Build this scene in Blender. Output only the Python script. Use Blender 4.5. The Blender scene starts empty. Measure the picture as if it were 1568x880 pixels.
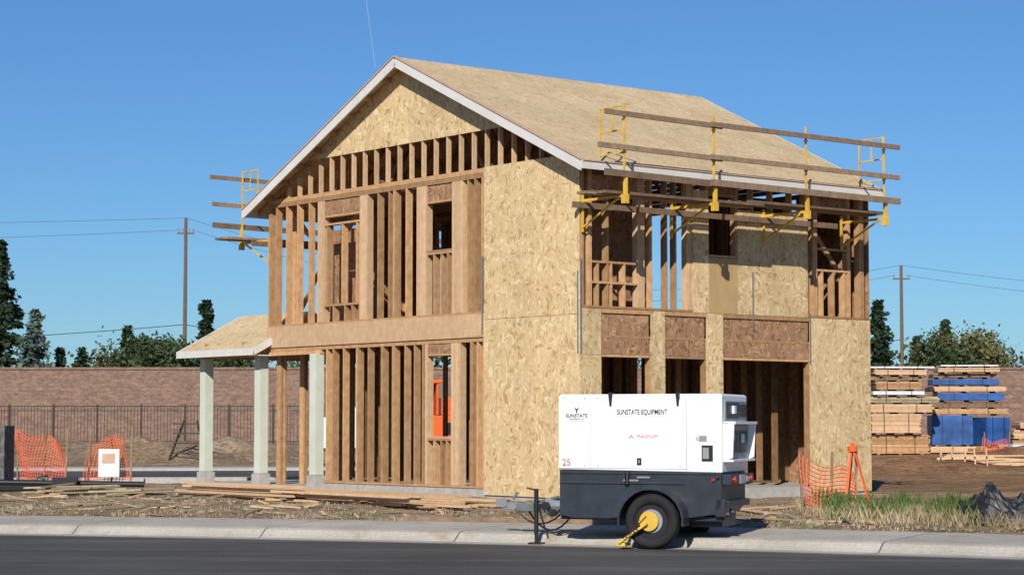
import bpy, bmesh, math, random
from mathutils import Vector, Matrix
random.seed(7)
scene=bpy.context.scene
R=random.random
def U(a,b): return a+(b-a)*random.random()

# ---------------------------------------------------------------- materials
def newmat(name,rough=0.8,spec=0.3,metal=0.0):
    m=bpy.data.materials.new(name); m.use_nodes=True
    nt=m.node_tree; b=nt.nodes['Principled BSDF']
    b.inputs['Roughness'].default_value=rough
    b.inputs['Specular IOR Level'].default_value=spec
    b.inputs['Metallic'].default_value=metal
    return m,nt,b
def N(nt,t,**k):
    n=nt.nodes.new(t)
    for a,v in k.items(): setattr(n,a,v)
    return n
def coords(nt,scale=(1,1,1),rot=(0,0,0),kind='Object'):
    tc=N(nt,'ShaderNodeTexCoord'); mp=N(nt,'ShaderNodeMapping')
    mp.inputs['Scale'].default_value=scale; mp.inputs['Rotation'].default_value=rot
    nt.links.new(tc.outputs[kind],mp.inputs['Vector']); return mp.outputs[0]
def noise(nt,vec,scale,detail=4,rough=0.55):
    n=N(nt,'ShaderNodeTexNoise'); n.inputs['Scale'].default_value=scale
    n.inputs['Detail'].default_value=detail; n.inputs['Roughness'].default_value=rough
    nt.links.new(vec,n.inputs['Vector']); return n
def ramp(nt,fac,stops):
    r=N(nt,'ShaderNodeValToRGB'); e=r.color_ramp.elements
    while len(e)>1: e.remove(e[-1])
    e[0].position=stops[0][0]; e[0].color=(*stops[0][1],1)
    for p,c in stops[1:]:
        x=e.new(p); x.color=(*c,1)
    nt.links.new(fac,r.inputs[0]); return r.outputs[0]
def mix(nt,a,b,fac,mode='MIX'):
    m=N(nt,'ShaderNodeMix',data_type='RGBA',blend_type=mode)
    def s(i,v):
        if isinstance(v,(int,float)): m.inputs[i].default_value=v
        elif isinstance(v,tuple): m.inputs[i].default_value=(*v,1)
        else: nt.links.new(v,m.inputs[i])
    s(0,fac); s(6,a); s(7,b); return m.outputs[2]
def bump(nt,b,h,st=0.3,d=0.01):
    n=N(nt,'ShaderNodeBump'); n.inputs['Strength'].default_value=st; n.inputs['Distance'].default_value=d
    nt.links.new(h,n.inputs['Height']); nt.links.new(n.outputs[0],b.inputs['Normal'])
def island(nt,lo,hi):
    g=N(nt,'ShaderNodeNewGeometry')
    return ramp(nt,g.outputs['Random Per Island'],[(0,(lo,lo,lo)),(1,(hi,hi,hi))])

def wood(name,c1,c2,lo=.72,hi=1.15):
    m,nt,b=newmat(name,.8,.15)
    v=coords(nt,(3,3,3)); n=noise(nt,v,2.5,5)
    v2=coords(nt,(22,22,1.2)); n2=noise(nt,v2,3,3)
    c=ramp(nt,n.outputs[0],[(.3,c1),(.7,c2)])
    g=ramp(nt,n2.outputs[0],[(.3,(.82,.80,.78)),(.6,(1,1,1))])
    c=mix(nt,c,g,1.0,'MULTIPLY'); c=mix(nt,c,island(nt,lo,hi),1.0,'MULTIPLY')
    nt.links.new(c,b.inputs['Base Color']); return m
def osb(name,base,dark,light,lo=.93,hi=1.06,sc=.68):
    m,nt,b=newmat(name,.75,.15)
    tc=N(nt,'ShaderNodeTexCoord')
    nz=noise(nt,tc.outputs['Object'],1.7,2)
    w=N(nt,'ShaderNodeVectorMath',operation='MULTIPLY_ADD')
    nt.links.new(nz.outputs['Color'],w.inputs[0]); w.inputs[1].default_value=(.5,.5,.5); nt.links.new(tc.outputs['Object'],w.inputs[2])
    def vor(scale,rot):
        mp=N(nt,'ShaderNodeMapping'); mp.inputs['Scale'].default_value=scale; mp.inputs['Rotation'].default_value=rot
        nt.links.new(w.outputs[0],mp.inputs['Vector'])
        v=N(nt,'ShaderNodeTexVoronoi'); v.inputs['Scale'].default_value=1.0
        nt.links.new(mp.outputs[0],v.inputs['Vector'])
        s=N(nt,'ShaderNodeSeparateColor'); nt.links.new(v.outputs['Color'],s.inputs[0]); return s.outputs[0]
    mid=tuple((x+y)/2 for x,y in zip(base,dark))
    def rr(a): return ramp(nt,a,[(0,dark),(.12,mid),(.30,base),(.72,base),(1,light)])
    a=rr(vor((10*sc,10*sc,30*sc),(.5,.7,.5))); c=rr(vor((34*sc,30*sc,9*sc),(.1,.45,.2))); d=rr(vor((34*sc,30*sc,9*sc),(-.3,-.5,.2)))
    big=noise(nt,tc.outputs['Object'],6,2); big2=noise(nt,tc.outputs['Object'],4.3,2)
    f=ramp(nt,big.outputs[0],[(.49,(0,0,0)),(.51,(1,1,1))]); f2=ramp(nt,big2.outputs[0],[(.51,(0,0,0)),(.53,(1,1,1))])
    col=mix(nt,mix(nt,a,c,f),d,f2)
    b2=noise(nt,tc.outputs['Object'],1.6,4)
    col=mix(nt,col,ramp(nt,b2.outputs[0],[(.3,(.88,.86,.83)),(.7,(1.06,1.05,1.04))]),1.0,'MULTIPLY')
    col=mix(nt,col,island(nt,lo,hi),1.0,'MULTIPLY')
    nt.links.new(col,b.inputs['Base Color']); return m
def plain(name,c,rough=.6,spec=.3,metal=0,var=.12,ns=4):
    m,nt,b=newmat(name,rough,spec,metal)
    n=noise(nt,coords(nt),ns,5)
    lo=tuple(x*(1-var) for x in c); hi=tuple(min(1,x*(1+var)) for x in c)
    nt.links.new(ramp(nt,n.outputs[0],[(.3,lo),(.7,hi)]),b.inputs['Base Color']); return m

M={}
M['stud']=wood('lumber',(.48,.265,.125),(.66,.41,.215),.60,1.12)
M['studshade']=wood('lumber_interior_shaded',(.25,.13,.06),(.38,.22,.11),.5,1.1)  # same lumber, indoor shade painted in as a darker colour
M['studlt']=wood('lumber_light',(.59,.385,.215),(.70,.48,.295),.85,1.08)
M['plank']=wood('plank_weathered',(.20,.14,.095),(.34,.225,.145),.6,1.2)
M['osb']=osb('osb_wall',(.64,.475,.255),(.42,.275,.135),(.78,.63,.40))
M['osbroof']=osb('osb_roof',(.58,.445,.265),(.45,.33,.18),(.67,.53,.34),.94,1.04)
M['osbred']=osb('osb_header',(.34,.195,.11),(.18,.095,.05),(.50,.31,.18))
M['osbtan']=plain('plywood_tan',(.46,.31,.15),.8,.1,0,.08)
M['trim']=plain('primed_trim',(.64,.61,.57),.7,.2,0,.06)
M['pink']=plain('edge_board',(.52,.34,.24),.8,.2)
M['conc']=plain('concrete',(.42,.40,.36),.9,.1,0,.15,6)
M['stone']=plain('gravel_stone',(.30,.24,.18),.9,.1,0,.4,6)
M['concdk']=plain('concrete_dark',(.13,.13,.125),.9,.1,0,.5,9)
M['colwrap']=plain('column_wrap',(.57,.60,.50),.8,.2,0,.06)
M['yellow']=plain('yellow_paint',(.66,.41,.05),.5,.4,0,.2)
M['galv']=plain('galvanised',(.30,.31,.32),.45,.5,.6)
M['white']=plain('white_paint',(.81,.82,.83),.3,.5,0,.03,2)
M['navy']=plain('dark_chassis',(.022,.027,.036),.4,.5,0,.3)
M['black']=plain('black_rubber',(.022,.022,.022),.8,.2,0,.3)
M['blk']=plain('black_metal',(.014,.014,.015),.45,.4)
M['iron']=plain('iron_brown',(.045,.035,.03),.6,.3)
M['grey']=plain('panel_grey',(.25,.26,.27),.5,.4)
M['silver']=plain('silver',(.55,.55,.55),.4,.5,.5)
M['red']=plain('red_lens',(.5,.02,.02),.3,.5)
M['redtxt']=plain('red_label',(.60,.09,.12),.5,.3)
M['orange']=plain('orange_plastic',(.80,.17,.07),.6,.3)
M['orange2']=plain('orange_paint',(.80,.12,.02),.45,.4)
M['glass']=plain('dark_glass',(.03,.04,.05),.1,.8)
M['pole']=plain('pole_wood',(.16,.11,.075),.9,.1)
M['wire']=plain('wire',(.05,.05,.055),.6,.3)
M['blue']=plain('blue_wrap',(.02,.085,.27),.5,.4,0,.5,2)
M['tarpw']=plain('white_wrap',(.60,.62,.62),.5,.3)
M['pt']=wood('treated_lumber',(.27,.23,.14),(.42,.34,.22),.6,1.3)
M['paper']=plain('paper',(.75,.68,.66),.6,.2)
M['tarp']=plain('black_tarp',(.014,.014,.016),.45,.5,0,.4)
M['bark']=plain('bark',(.10,.07,.05),.9,.1,0,.3)

def leafmat(name,c1,c2):
    m,nt,b=newmat(name,.7,.2)
    g=N(nt,'ShaderNodeNewGeometry')
    n=noise(nt,coords(nt),.5,3)
    c=mix(nt,c1,c2,g.outputs['Random Per Island'])
    c=mix(nt,c,ramp(nt,n.outputs[0],[(.35,(.55,.55,.55)),(.65,(1.2,1.2,1.2))]),1.0,'MULTIPLY')
    nt.links.new(c,b.inputs['Base Color']); return m
M['leafdk']=leafmat('foliage_dark',(.018,.036,.018),(.04,.07,.032))
M['leafgn']=leafmat('foliage_green',(.035,.06,.022),(.085,.115,.045))
M['leafpale']=leafmat('foliage_pale',(.07,.11,.09),(.14,.19,.15))
M['leafol']=leafmat('foliage_olive',(.09,.10,.03),(.17,.16,.06))
M['grass']=leafmat('weed_green',(.07,.12,.025),(.17,.23,.07))
M['straw']=leafmat('dry_grass',(.34,.26,.15),(.52,.42,.26))

def asphalt():
    m,nt,b=newmat('asphalt',.85,.25)
    v=coords(nt); n=noise(nt,v,.35,5); f=noise(nt,v,60,2)
    v2=coords(nt,(.15,1.3,1),(0,0,.45)); s=noise(nt,v2,1.2,4)
    c=ramp(nt,n.outputs[0],[(.3,(.058,.055,.051)),(.7,(.088,.084,.078))])
    c=mix(nt,c,ramp(nt,f.outputs[0],[(.3,(.6,.6,.6)),(.7,(1.45,1.45,1.42))]),1.0,'MULTIPLY')
    c=mix(nt,c,(.17,.152,.128),ramp(nt,s.outputs[0],[(.54,(0,0,0)),(.72,(.7,.7,.7))]))
    nt.links.new(c,b.inputs['Base Color']); bump(nt,b,f.outputs[0],.4,.01); return m
def sidewalk():
    m,nt,b=newmat('sidewalk_concrete',.9,.15)
    tc=N(nt,'ShaderNodeTexCoord'); sp=N(nt,'ShaderNodeSeparateXYZ'); nt.links.new(tc.outputs['UV'],sp.inputs[0])
    def line(period,width):
        d=N(nt,'ShaderNodeMath',operation='DIVIDE'); nt.links.new(sp.outputs[0],d.inputs[0]); d.inputs[1].default_value=period
        f=N(nt,'ShaderNodeMath',operation='FRACT'); nt.links.new(d.outputs[0],f.inputs[0])
        l=N(nt,'ShaderNodeMath',operation='LESS_THAN'); nt.links.new(f.outputs[0],l.inputs[0]); l.inputs[1].default_value=width/period
        fl=N(nt,'ShaderNodeMath',operation='FLOOR'); nt.links.new(d.outputs[0],fl.inputs[0])
        wn=N(nt,'ShaderNodeTexWhiteNoise',noise_dimensions='1D'); nt.links.new(fl.outputs[0],wn.inputs['W'])
        return l.outputs[0],wn.outputs[0]
    l,slab=line(2.9,.025)
    o=tc.outputs['Object']; n=noise(nt,o,.8,5,.6); f=noise(nt,o,25,3); st=noise(nt,o,2.7,5,.7)
    c=ramp(nt,n.outputs[0],[(.3,(.42,.38,.32)),(.7,(.53,.49,.425))])
    c=mix(nt,c,ramp(nt,f.outputs[0],[(.3,(.84,.83,.82)),(.7,(1.07,1.07,1.07))]),1.0,'MULTIPLY')
    c=mix(nt,c,(.32,.25,.17),ramp(nt,st.outputs[0],[(.53,(0,0,0)),(.72,(.8,.8,.8))]))
    c=mix(nt,c,ramp(nt,slab,[(0,(.88,.88,.88)),(1,(1.05,1.05,1.05))]),1.0,'MULTIPLY')
    c=mix(nt,c,(.16,.14,.11),l)
    gl=N(nt,'ShaderNodeMath',operation='LESS_THAN'); nt.links.new(sp.outputs[1],gl.inputs[0]); gl.inputs[1].default_value=.06
    c=mix(nt,c,(.15,.13,.11),gl.outputs[0])
    nt.links.new(c,b.inputs['Base Color']); bump(nt,b,f.outputs[0],.2,.01); return m
def dirt():
    m,nt,b=newmat('dirt',.95,.05)
    v=coords(nt); n=noise(nt,v,.22,6,.6); f=noise(nt,v,7,6,.7)
    s=noise(nt,coords(nt,(1,2.2,1)),1.3,6,.65)
    c=ramp(nt,n.outputs[0],[(.3,(.26,.18,.11)),(.5,(.35,.255,.165)),(.7,(.45,.35,.24))])
    c=mix(nt,c,ramp(nt,f.outputs[0],[(.3,(.4,.38,.36)),(.5,(.95,.95,.95)),(.7,(1.32,1.3,1.25))]),1.0,'MULTIPLY')
    c=mix(nt,c,(.13,.10,.07),ramp(nt,s.outputs[0],[(.49,(0,0,0)),(.64,(.85,.85,.85))]))
    sp=N(nt,'ShaderNodeSeparateXYZ'); nt.links.new(v,sp.inputs[0])
    mr=N(nt,'ShaderNodeMapRange'); nt.links.new(sp.outputs[0],mr.inputs[0]); mr.inputs[1].default_value=4; mr.inputs[2].default_value=10
    my=N(nt,'ShaderNodeMapRange'); nt.links.new(sp.outputs[1],my.inputs[0]); my.inputs[1].default_value=36; my.inputs[2].default_value=44
    mm=N(nt,'ShaderNodeMath',operation='MULTIPLY'); nt.links.new(mr.outputs[0],mm.inputs[0]); nt.links.new(my.outputs[0],mm.inputs[1])
    c=mix(nt,c,mix(nt,c,(1.0,.76,.62),1.0,'MULTIPLY'),mm.outputs[0])
    g=noise(nt,coords(nt,(.25,1,1)),.5,5,.7)
    gm=N(nt,'ShaderNodeMath',operation='MULTIPLY'); nt.links.new(ramp(nt,g.outputs[0],[(.52,(0,0,0)),(.64,(.8,.8,.8))]),gm.inputs[0]); nt.links.new(mm.outputs[0],gm.inputs[1])
    c=mix(nt,c,(.13,.14,.055),gm.outputs[0])
    nt.links.new(c,b.inputs['Base Color']); bump(nt,b,f.outputs[0],.9,.08); return m
def blockwall():
    m,nt,b=newmat('block_masonry',.95,.1)
    v=coords(nt,(1,1,1),(math.pi/2,0,0))
    br=N(nt,'ShaderNodeTexBrick'); nt.links.new(v,br.inputs['Vector'])
    br.inputs['Scale'].default_value=1; br.inputs['Brick Width'].default_value=.4; br.inputs['Row Height'].default_value=.2
    br.inputs['Mortar Size'].default_value=.012; br.inputs['Mortar Smooth'].default_value=1; br.inputs['Color1'].default_value=(.34,.225,.17,1); br.inputs['Color2'].default_value=(.28,.185,.14,1)
    br.inputs['Mortar'].default_value=(.23,.155,.12,1)
    n=noise(nt,coords(nt,(1.5,1,3)),2.2,6,.8)
    c=mix(nt,br.outputs[0],ramp(nt,n.outputs[0],[(.3,(.55,.53,.52)),(.7,(1.25,1.25,1.25))]),1.0,'MULTIPLY')
    nt.links.new(c,b.inputs['Base Color']); bump(nt,b,n.outputs[0],.9,.12); return m
M['asphalt']=asphalt(); M['walk']=sidewalk(); M['dirt']=dirt(); M['block']=blockwall()

# ---------------------------------------------------------------- mesh helpers
class MB:
    def __init__(s): s.v=[]; s.f=[]; s.mi=[]; s.m=0
    def poly(s,pts,faces):
        o=len(s.v); s.v+= [tuple(p) for p in pts]; s.f+=[tuple(i+o for i in f) for f in faces]; s.mi+=[s.m]*len(faces)
    def box(s,x0,x1,y0,y1,z0,z1):
        s.poly([(x0,y0,z0),(x1,y0,z0),(x1,y1,z0),(x0,y1,z0),(x0,y0,z1),(x1,y0,z1),(x1,y1,z1),(x0,y1,z1)],
          [(0,3,2,1),(4,5,6,7),(0,1,5,4),(1,2,6,5),(2,3,7,6),(3,0,4,7)])
    def beam(s,p0,p1,w,h,up=(0,0,1)):
        p0=Vector(p0);p1=Vector(p1); d=(p1-p0).normalized(); u=Vector(up)
        if abs(d.dot(u))>.98: u=Vector((0,1,0))
        r=d.cross(u).normalized()*(w/2); u=r.cross(d).normalized()*(h/2)
        P=[p0-r-u,p0+r-u,p0+r+u,p0-r+u,p1-r-u,p1+r-u,p1+r+u,p1-r+u]
        s.poly(P,[(0,1,2,3),(7,6,5,4),(0,4,5,1),(1,5,6,2),(2,6,7,3),(3,7,4,0)])
    def cyl(s,p0,p1,r0,r1=None,n=12,cap=True):
        if r1 is None: r1=r0
        p0=Vector(p0);p1=Vector(p1); d=(p1-p0).normalized(); u=Vector((0,0,1)) if abs(d.z)<.9 else Vector((1,0,0))
        a=d.cross(u).normalized(); b=a.cross(d)
        P=[];
        for p,r in((p0,r0),(p1,r1)):
            for i in range(n):
                t=2*math.pi*i/n; P.append(p+a*math.cos(t)*r+b*math.sin(t)*r)
        F=[(i,(i+1)%n,n+(i+1)%n,n+i) for i in range(n)]
        if cap: F+= [tuple(range(n-1,-1,-1)),tuple(range(n,2*n))]
        s.poly(P,F)
    def obj(s,name,mats,parent=None,smooth=False,bevel=0,loc=None,rot=None):
        me=bpy.data.meshes.new(name); me.from_pydata(s.v,[],s.f); me.update()
        if not isinstance(mats,(list,tuple)): mats=[mats]
        for m in mats: me.materials.append(M[m])
        for p,i in zip(me.polygons,s.mi): p.material_index=i; p.use_smooth=smooth
        bm=bmesh.new(); bm.from_mesh(me); bmesh.ops.recalc_face_normals(bm,faces=bm.faces); bm.to_mesh(me); bm.free()
        o=bpy.data.objects.new(name,me); scene.collection.objects.link(o)
        if parent: o.parent=parent
        if loc: o.location=loc
        if rot is not None: o.rotation_euler=(0,0,rot)
        if bevel:
            b=o.modifiers.new('b','BEVEL'); b.width=bevel; b.segments=2; b.limit_method='ANGLE'
        return o
def empty(name,loc=(0,0,0),rz=0):
    o=bpy.data.objects.new(name,None); scene.collection.objects.link(o); o.location=loc; o.rotation_euler=(0,0,rz); return o

EYE=1.57
# ---------------------------------------------------------------- street edge curve
def slope(x):
    x=max(-14,min(14,x)); return -.372-.0122*(2*x+5.54)
xs=[-90+i*.5 for i in range(361)]
i0=min(range(len(xs)),key=lambda i:abs(xs[i]+7.5)); D=[0]*len(xs); D[i0]=30.66
for i in range(i0+1,len(xs)): D[i]=D[i-1]+slope((xs[i]+xs[i-1])/2)*.5
for i in range(i0-1,-1,-1): D[i]=D[i+1]-slope((xs[i]+xs[i+1])/2)*.5
def edgeD(x):
    t=(x+90)/.5; i=max(0,min(len(xs)-2,int(t))); return D[i]+(D[i+1]-D[i])*(t-i)
def sdist(x,y):
    s=slope(x); return (y-edgeD(x))/math.sqrt(1+s*s)
def sweep(name,prof,mat):
    me=bpy.data.meshes.new(name); V=[];F=[];UVs=[]
    L=0
    for i,x in enumerate(xs):
        if i: L+=math.hypot(.5,D[i]-D[i-1])
        s=slope(x); l=math.sqrt(1+s*s); n=(-s/l,1/l)
        for o,z in prof:
            V.append((x+n[0]*o,D[i]+n[1]*o,z)); UVs.append((L,o))
    k=len(prof)
    for i in range(len(xs)-1):
        for j in range(k-1): F.append((i*k+j,(i+1)*k+j,(i+1)*k+j+1,i*k+j+1))
    me.from_pydata(V,[],F); uv=me.uv_layers.new(name='UVMap')
    for lp in me.loops: uv.data[lp.index].uv=UVs[lp.vertex_index]
    me.materials.append(M[mat]); o=bpy.data.objects.new(name,me); scene.collection.objects.link(o)
    bm=bmesh.new(); bm.from_mesh(me)
    bmesh.ops.recalc_face_normals(bm,faces=bm.faces)
    if sum(f.normal.z for f in bm.faces)<0: bmesh.ops.reverse_faces(bm,faces=bm.faces)
    bm.to_mesh(me); bm.free()
    return o
sweep('road',[(-14,0),(-7,.04),(0.0,0.0)],'asphalt')
sweep('pavement',[(0,-.05),(0,.006),(.38,.012),(.46,.05),(.56,.115),(.66,.135),(2.55,.165),(2.55,-.02)],'walk')
sweep('pavement',[(-14,-.05),(-14,.006),(-14.4,.012),(-14.5,.12),(-17,.16),(-17,-.02)],'walk')

from mathutils import noise as mn
def gz(x,y):
    s=sdist(x,y)
    if s<-14.5: return .1 if s<-16 else -.06
    if s<1.2: z=-.06
    elif s<2.4: z=-.06+.19*(s-1.2)/1.2
    elif s<2.6: z=.13
    else:
        t=min(1,(s-2.6)/3); z=.135+.125*t
        nn=mn.noise(Vector((x*.6,y*.6,0)))*.05+mn.noise(Vector((x*2.1,y*2.1,3)))*.04
        z+=nn*min(1,(s-2.6)/1.0)
    if y>60 and s>5:
        z+=.33*min(1,(y-60)/10)*(1 if x>0 else .5)
    if y>80: z+=.3*min(1,(y-80)/8)
    return z
def rng(segs):
    out=[segs[0][0]]
    for a,b,st in segs:
        n=max(1,round((b-a)/st)); out+=[a+(b-a)*(i+1)/n for i in range(n)]
    return out
gx=rng([(-3000,-300,900),(-300,-40,40),(-40,-13,1.5),(-13,11,.2),(11,40,1.5),(40,300,40),(300,3000,900)])
gy=rng([(-600,-20,100),(-20,20,4),(20,42,.2),(42,70,1),(70,130,4),(130,400,60),(400,4000,900)])
V=[(x,y,gz(x,y)) for y in gy for x in gx]; nx=len(gx)
F=[(j*nx+i,j*nx+i+1,(j+1)*nx+i+1,(j+1)*nx+i) for j in range(len(gy)-1) for i in range(nx-1)]
g=MB(); g.poly(V,F); g.obj('ground','dirt',smooth=True)

# back street at left
A0=Vector((-70,42.0)); A1=Vector((1,50)); dd=(A1-A0).normalized(); nn2=Vector((-dd.y,dd.x))
def strip(mb,o0,o1,z0,z1):
    a=A0+nn2*o0;c=A1+nn2*o0;d_=A1+nn2*o1;e=A0+nn2*o1
    mb.poly([(a.x,a.y,z0),(c.x,c.y,z0),(d_.x,d_.y,z0),(e.x,e.y,z0),(a.x,a.y,z1),(c.x,c.y,z1),(d_.x,d_.y,z1),(e.x,e.y,z1)],[(0,3,2,1),(4,5,6,7),(0,1,5,4),(1,2,6,5),(2,3,7,6),(3,0,4,7)])
b=MB(); strip(b,0,9,.1,.33); b.obj('road','asphalt')
b=MB(); strip(b,-.5,-.003,.1,.38); b.obj('kerb','conc')
b=MB(); strip(b,9.003,11.2,.1,.40); b.obj('kerb','conc')

# ---------------------------------------------------------------- HOUSE
H=empty('timber_frame_house',(1.143,36,.27),math.radians(-51.5))
W=9.87; Ly=7.2
ZS=.17; Z1=2.86; Z2=3.28; Z3=5.80
b=MB(); b.box(-7.95,-.02,.02,Ly,-.3,ZS); b.box(-12.6,-7.953,-.25,3.4,-.3,.09); b.box(-W,-7.953,3.403,Ly,-.3,ZS)
b.obj('slab','conc',H)
st=MB(); lt=MB(); ob=MB(); rd=MB(); sn=MB()
def sA(a,z0,z1,n=1,y0=0,mb=None):
    for i in range(n):
        x=-a+i*.040; (mb or st).box(x,x+.037,y0+.001+U(0,.006),y0+.14,z0,z1)
def sB(bv,z0,z1,n=1,x0=0,mb=None):
    for i in range(n):
        y=bv+i*.040; (mb or st).box(x0-.14,x0-.001-U(0,.006),y,y+.037,z0,z1)
def plA(a0,a1,z0,z1,y0=0,mb=None): (mb or st).box(-a0,-a1,y0+.002,y0+.138,z0,z1)
def plB(b0,b1,z0,z1,x0=0,mb=None): (mb or st).box(x0-.138,x0-.002,b0,b1,z0,z1)
zl0=ZS+.04; zl1=Z1-.08
plA(7.80,2.5,ZS,ZS+.038); plA(W,0.0,Z1-.078,Z1-.04); plA(W,0.0,Z1-.038,Z1)
for a in(7.72,7.49,7.13,6.68,6.28,5.85,5.48,5.08,4.78,4.52): sA(a,zl0,zl1,1+(random.random()<.25))
sA(4.42,zl0,zl1,2,mb=lt); sA(3.62,zl0,zl1,7,mb=lt); sA(3.05,zl0,zl1,2); sA(2.86,zl0,zl1,1); sA(2.68,zl0,zl1,2)
rd.box(-4.34,-3.63,.01,.13,2.60,2.77); plA(4.34,3.63,2.56,2.598); plA(4.34,3.63,1.05,1.088); plA(4.34,3.63,1.01,1.048)
for a in(4.15,3.95,3.78): sA(a,zl0,1.008)
for a in(2.2,1.8,1.4,1.0,.6,.2): sA(a,zl0,zl1)
lt.box(-W,-6.0,-.03,.012,Z1+.002,Z2); lt.box(-5.997,-2.63,-.03,.012,Z1+.002,Z2); lt.box(-3.15,-2.63,-.035,-.031,Z1+.02,Z2-.02)
plA(W,0,Z2+.002,Z2+.04); plA(W,0,Z3-.078,Z3-.04); plA(W,0,Z3-.038,Z3)
zu0=Z2+.042; zu1=Z3-.08
for a,n in((W,2),(9.60,1),(9.22,1),(8.80,1),(8.38,1),(8.05,6),(6.58,7),(5.98,1),(5.62,1),(5.46,2),(5.05,1),(4.70,8),(3.60,8),(3.15,1),(2.93,1),(2.72,2)): sA(a,zu0,zu1,n,mb=lt if n>5 else st)
rd.box(-7.79,-6.60,.01,.13,5.42,5.70); plA(7.79,6.60,5.22,5.26); plA(7.79,6.60,5.38,5.418); plA(7.79,6.60,3.62,3.66)
for a in(7.5,7.1,6.85): sA(a,zu0,3.62)
for a in(7.72,7.2,6.7): sA(a,3.662,5.218)
rd.box(-4.36,-3.62,.01,.13,5.42,5.70); plA(4.36,3.62,5.38,5.418); plA(4.36,3.62,4.47,4.508); plA(4.36,3.62,4.43,4.468)
for a in(4.18,3.95,3.75): sA(a,zu0,4.428)
for a in(2.2,1.8,1.4,1.0,.6,.2): sA(a,zu0,zu1)
for (a0,a1) in((2.63,1.225),(1.218,-.012)):
    for z0,z1 in((.06,3.165),(3.172,5.90)): ob.box(-a0,-a1,-.013,-.001,z0,z1)
def rz(x): return 8.15-.455*abs(x+W/2)
x=-9.55
while x<-.1:
    top=min(6.60,rz(x)-.12)
    if top>5.95: lt.box(x,x+.038,.0,.089,5.895,top)
    x+=.385
st.box(-W+.05,-.05,-.002,.089,5.805,5.89)
def gab(mb,x0,x1,y0,y1,zb):
    xc=-W/2
    pts=[(x0,zb),(x1,zb),(x1,rz(x1)-.012)]
    if x0<xc<x1: pts.append((xc,rz(xc)-.012))
    pts.append((x0,rz(x0)-.012))
    n=len(pts); P=[(p[0],y0,p[1]) for p in pts]+[(p[0],y1,p[1]) for p in pts]
    mb.poly(P,[tuple(range(n)),tuple(range(2*n-1,n-1,-1))]+[(i,(i+1)%n,n+(i+1)%n,n+i) for i in range(n)])
xl=-W/2-(8.14-6.57)/.455; xr=-W/2+(8.14-6.57)/.455
cuts=[xl+.02,-7.35,-6.13,-4.91,-3.69,-2.47,xr-.02]
for i in range(6): gab(ob,cuts[i]+.002,cuts[i+1]-.002,-.013,-.001,6.57)
y=.0
while y<Ly+.05:
    xc=-W/2; q=sn if y>.1 else st
    for sgn in(-1,1):
        e=xc+sgn*(W/2+.42)
        st.beam((xc,y+.02,rz(xc)-.06),(e,y+.02,rz(e)-.06),.038,.10)
        if y>.1:
            q.beam((xc,y+.02,rz(xc)-.15),(xc+sgn*1.6,y+.02,5.88),.037,.08)
            q.beam((xc+sgn*1.6,y+.02,5.88),(xc+sgn*2.6,y+.02,rz(xc+2.6)-.12),.036,.08)
            q.beam((xc+sgn*2.6,y+.02,rz(xc+2.6)-.12),(xc+sgn*3.6,y+.02,5.88),.037,.08)
    if y>.1: q.box(-W,0,y,y+.038,5.805,5.89)
    y+=.61
plB(0.15,Ly,Z1-.078,Z1-.04)
for bb,n in((.15,3),(.40,2),(1.60,8),(2.92,3),(3.2,3),(5.55,4),(5.95,1),(6.35,1),(6.75,1),(7.1,2)):
    sB(bb,zl0,zl1,n)
for b0,b1 in((.50,1.57),(1.97,2.90),(3.36,5.53)):
    rd.box(-.10,-.006,b0,b1,2.50,3.19)
    plB(b0,b1,2.455,2.495)
for b0,b1 in((.50,1.57),(1.97,2.90)):
    plB(b0,b1,.85,.888)
    yy=b0+.15
    while yy<b1: sB(yy,zl0,.848); yy+=.4
def oB(b0,b1,z0,z1): ob.box(.001,.013,b0,b1,z0,z1)
oB(-.012,.47,.06,2.48); oB(-.012,.47,2.486,3.27)
oB(1.60,1.94,.06,3.27); oB(2.93,3.34,.06,3.27)
oB(.476,1.597,.06,.83); oB(1.946,2.927,.06,.83)
oB(5.56,6.60,.06,3.27); oB(6.606,Ly+.01,.06,3.27)
st.box(-.003,.02,.476,1.597,3.2,3.27); st.box(-.003,.02,1.946,2.927,3.2,3.27); st.box(-.003,.02,3.346,5.55,3.2,3.27)
plB(.15,Ly,Z2+.002,Z2+.04); plB(.15,Ly,Z3-.078,Z3-.04); plB(.15,Ly,Z3-.038,Z3)
for bb,n in((.03,2),(.20,2),(.62,1),(1.32,4),(1.62,1),(1.98,1),(2.2,1),(2.48,4),(2.93,2),(3.68,2),(4.1,1),(4.6,1),(5.1,1),(5.48,2),(5.68,3),(6.62,2),(6.95,3)):
    sB(bb,zu0,zu1,n,mb=lt if n>3 else st)
for (b0,b1,zh,zs) in((.28,1.32,5.25,4.05),(3.01,3.68,5.38,4.28),(5.80,6.62,5.25,4.15)):
    rd.box(-.13,-.01,b0,b1,zh+.04,zh+.30); plB(b0,b1,zh,zh+.038); plB(b0,b1,zs,zs+.038)
    yy=b0+.12
    while yy<b1-.05: sB(yy,zu0,zs-.002); yy+=.3
plB(.28,1.32,3.70,3.738); plB(2.0,2.48,5.0,5.04); plB(5.8,6.62,4.55,4.585)
oB(2.62,3.0,3.276,5.45); oB(3.72,4.90,3.276,5.16); oB(4.906,5.52,3.276,5.16)
tn=MB(); tn.box(.001,.015,3.006,3.714,3.276,4.27); tn.obj('plywood_patch','osbtan',H)
sp=MB()
for bb,z0,z1 in((.0,2.5,4.1),(4.08,3.0,4.05),(5.56,2.4,3.35)): sp.box(.014,.018,bb+.0,bb+.035,z0,z1)
sp.box(-2.66,-2.62,-.04,-.036,2.9,4.3); sp.box(-.05,-.015,-.017,-.014,2.5,3.9)
sp.obj('metal_straps','galv',H)
yb=Ly-.14
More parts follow.
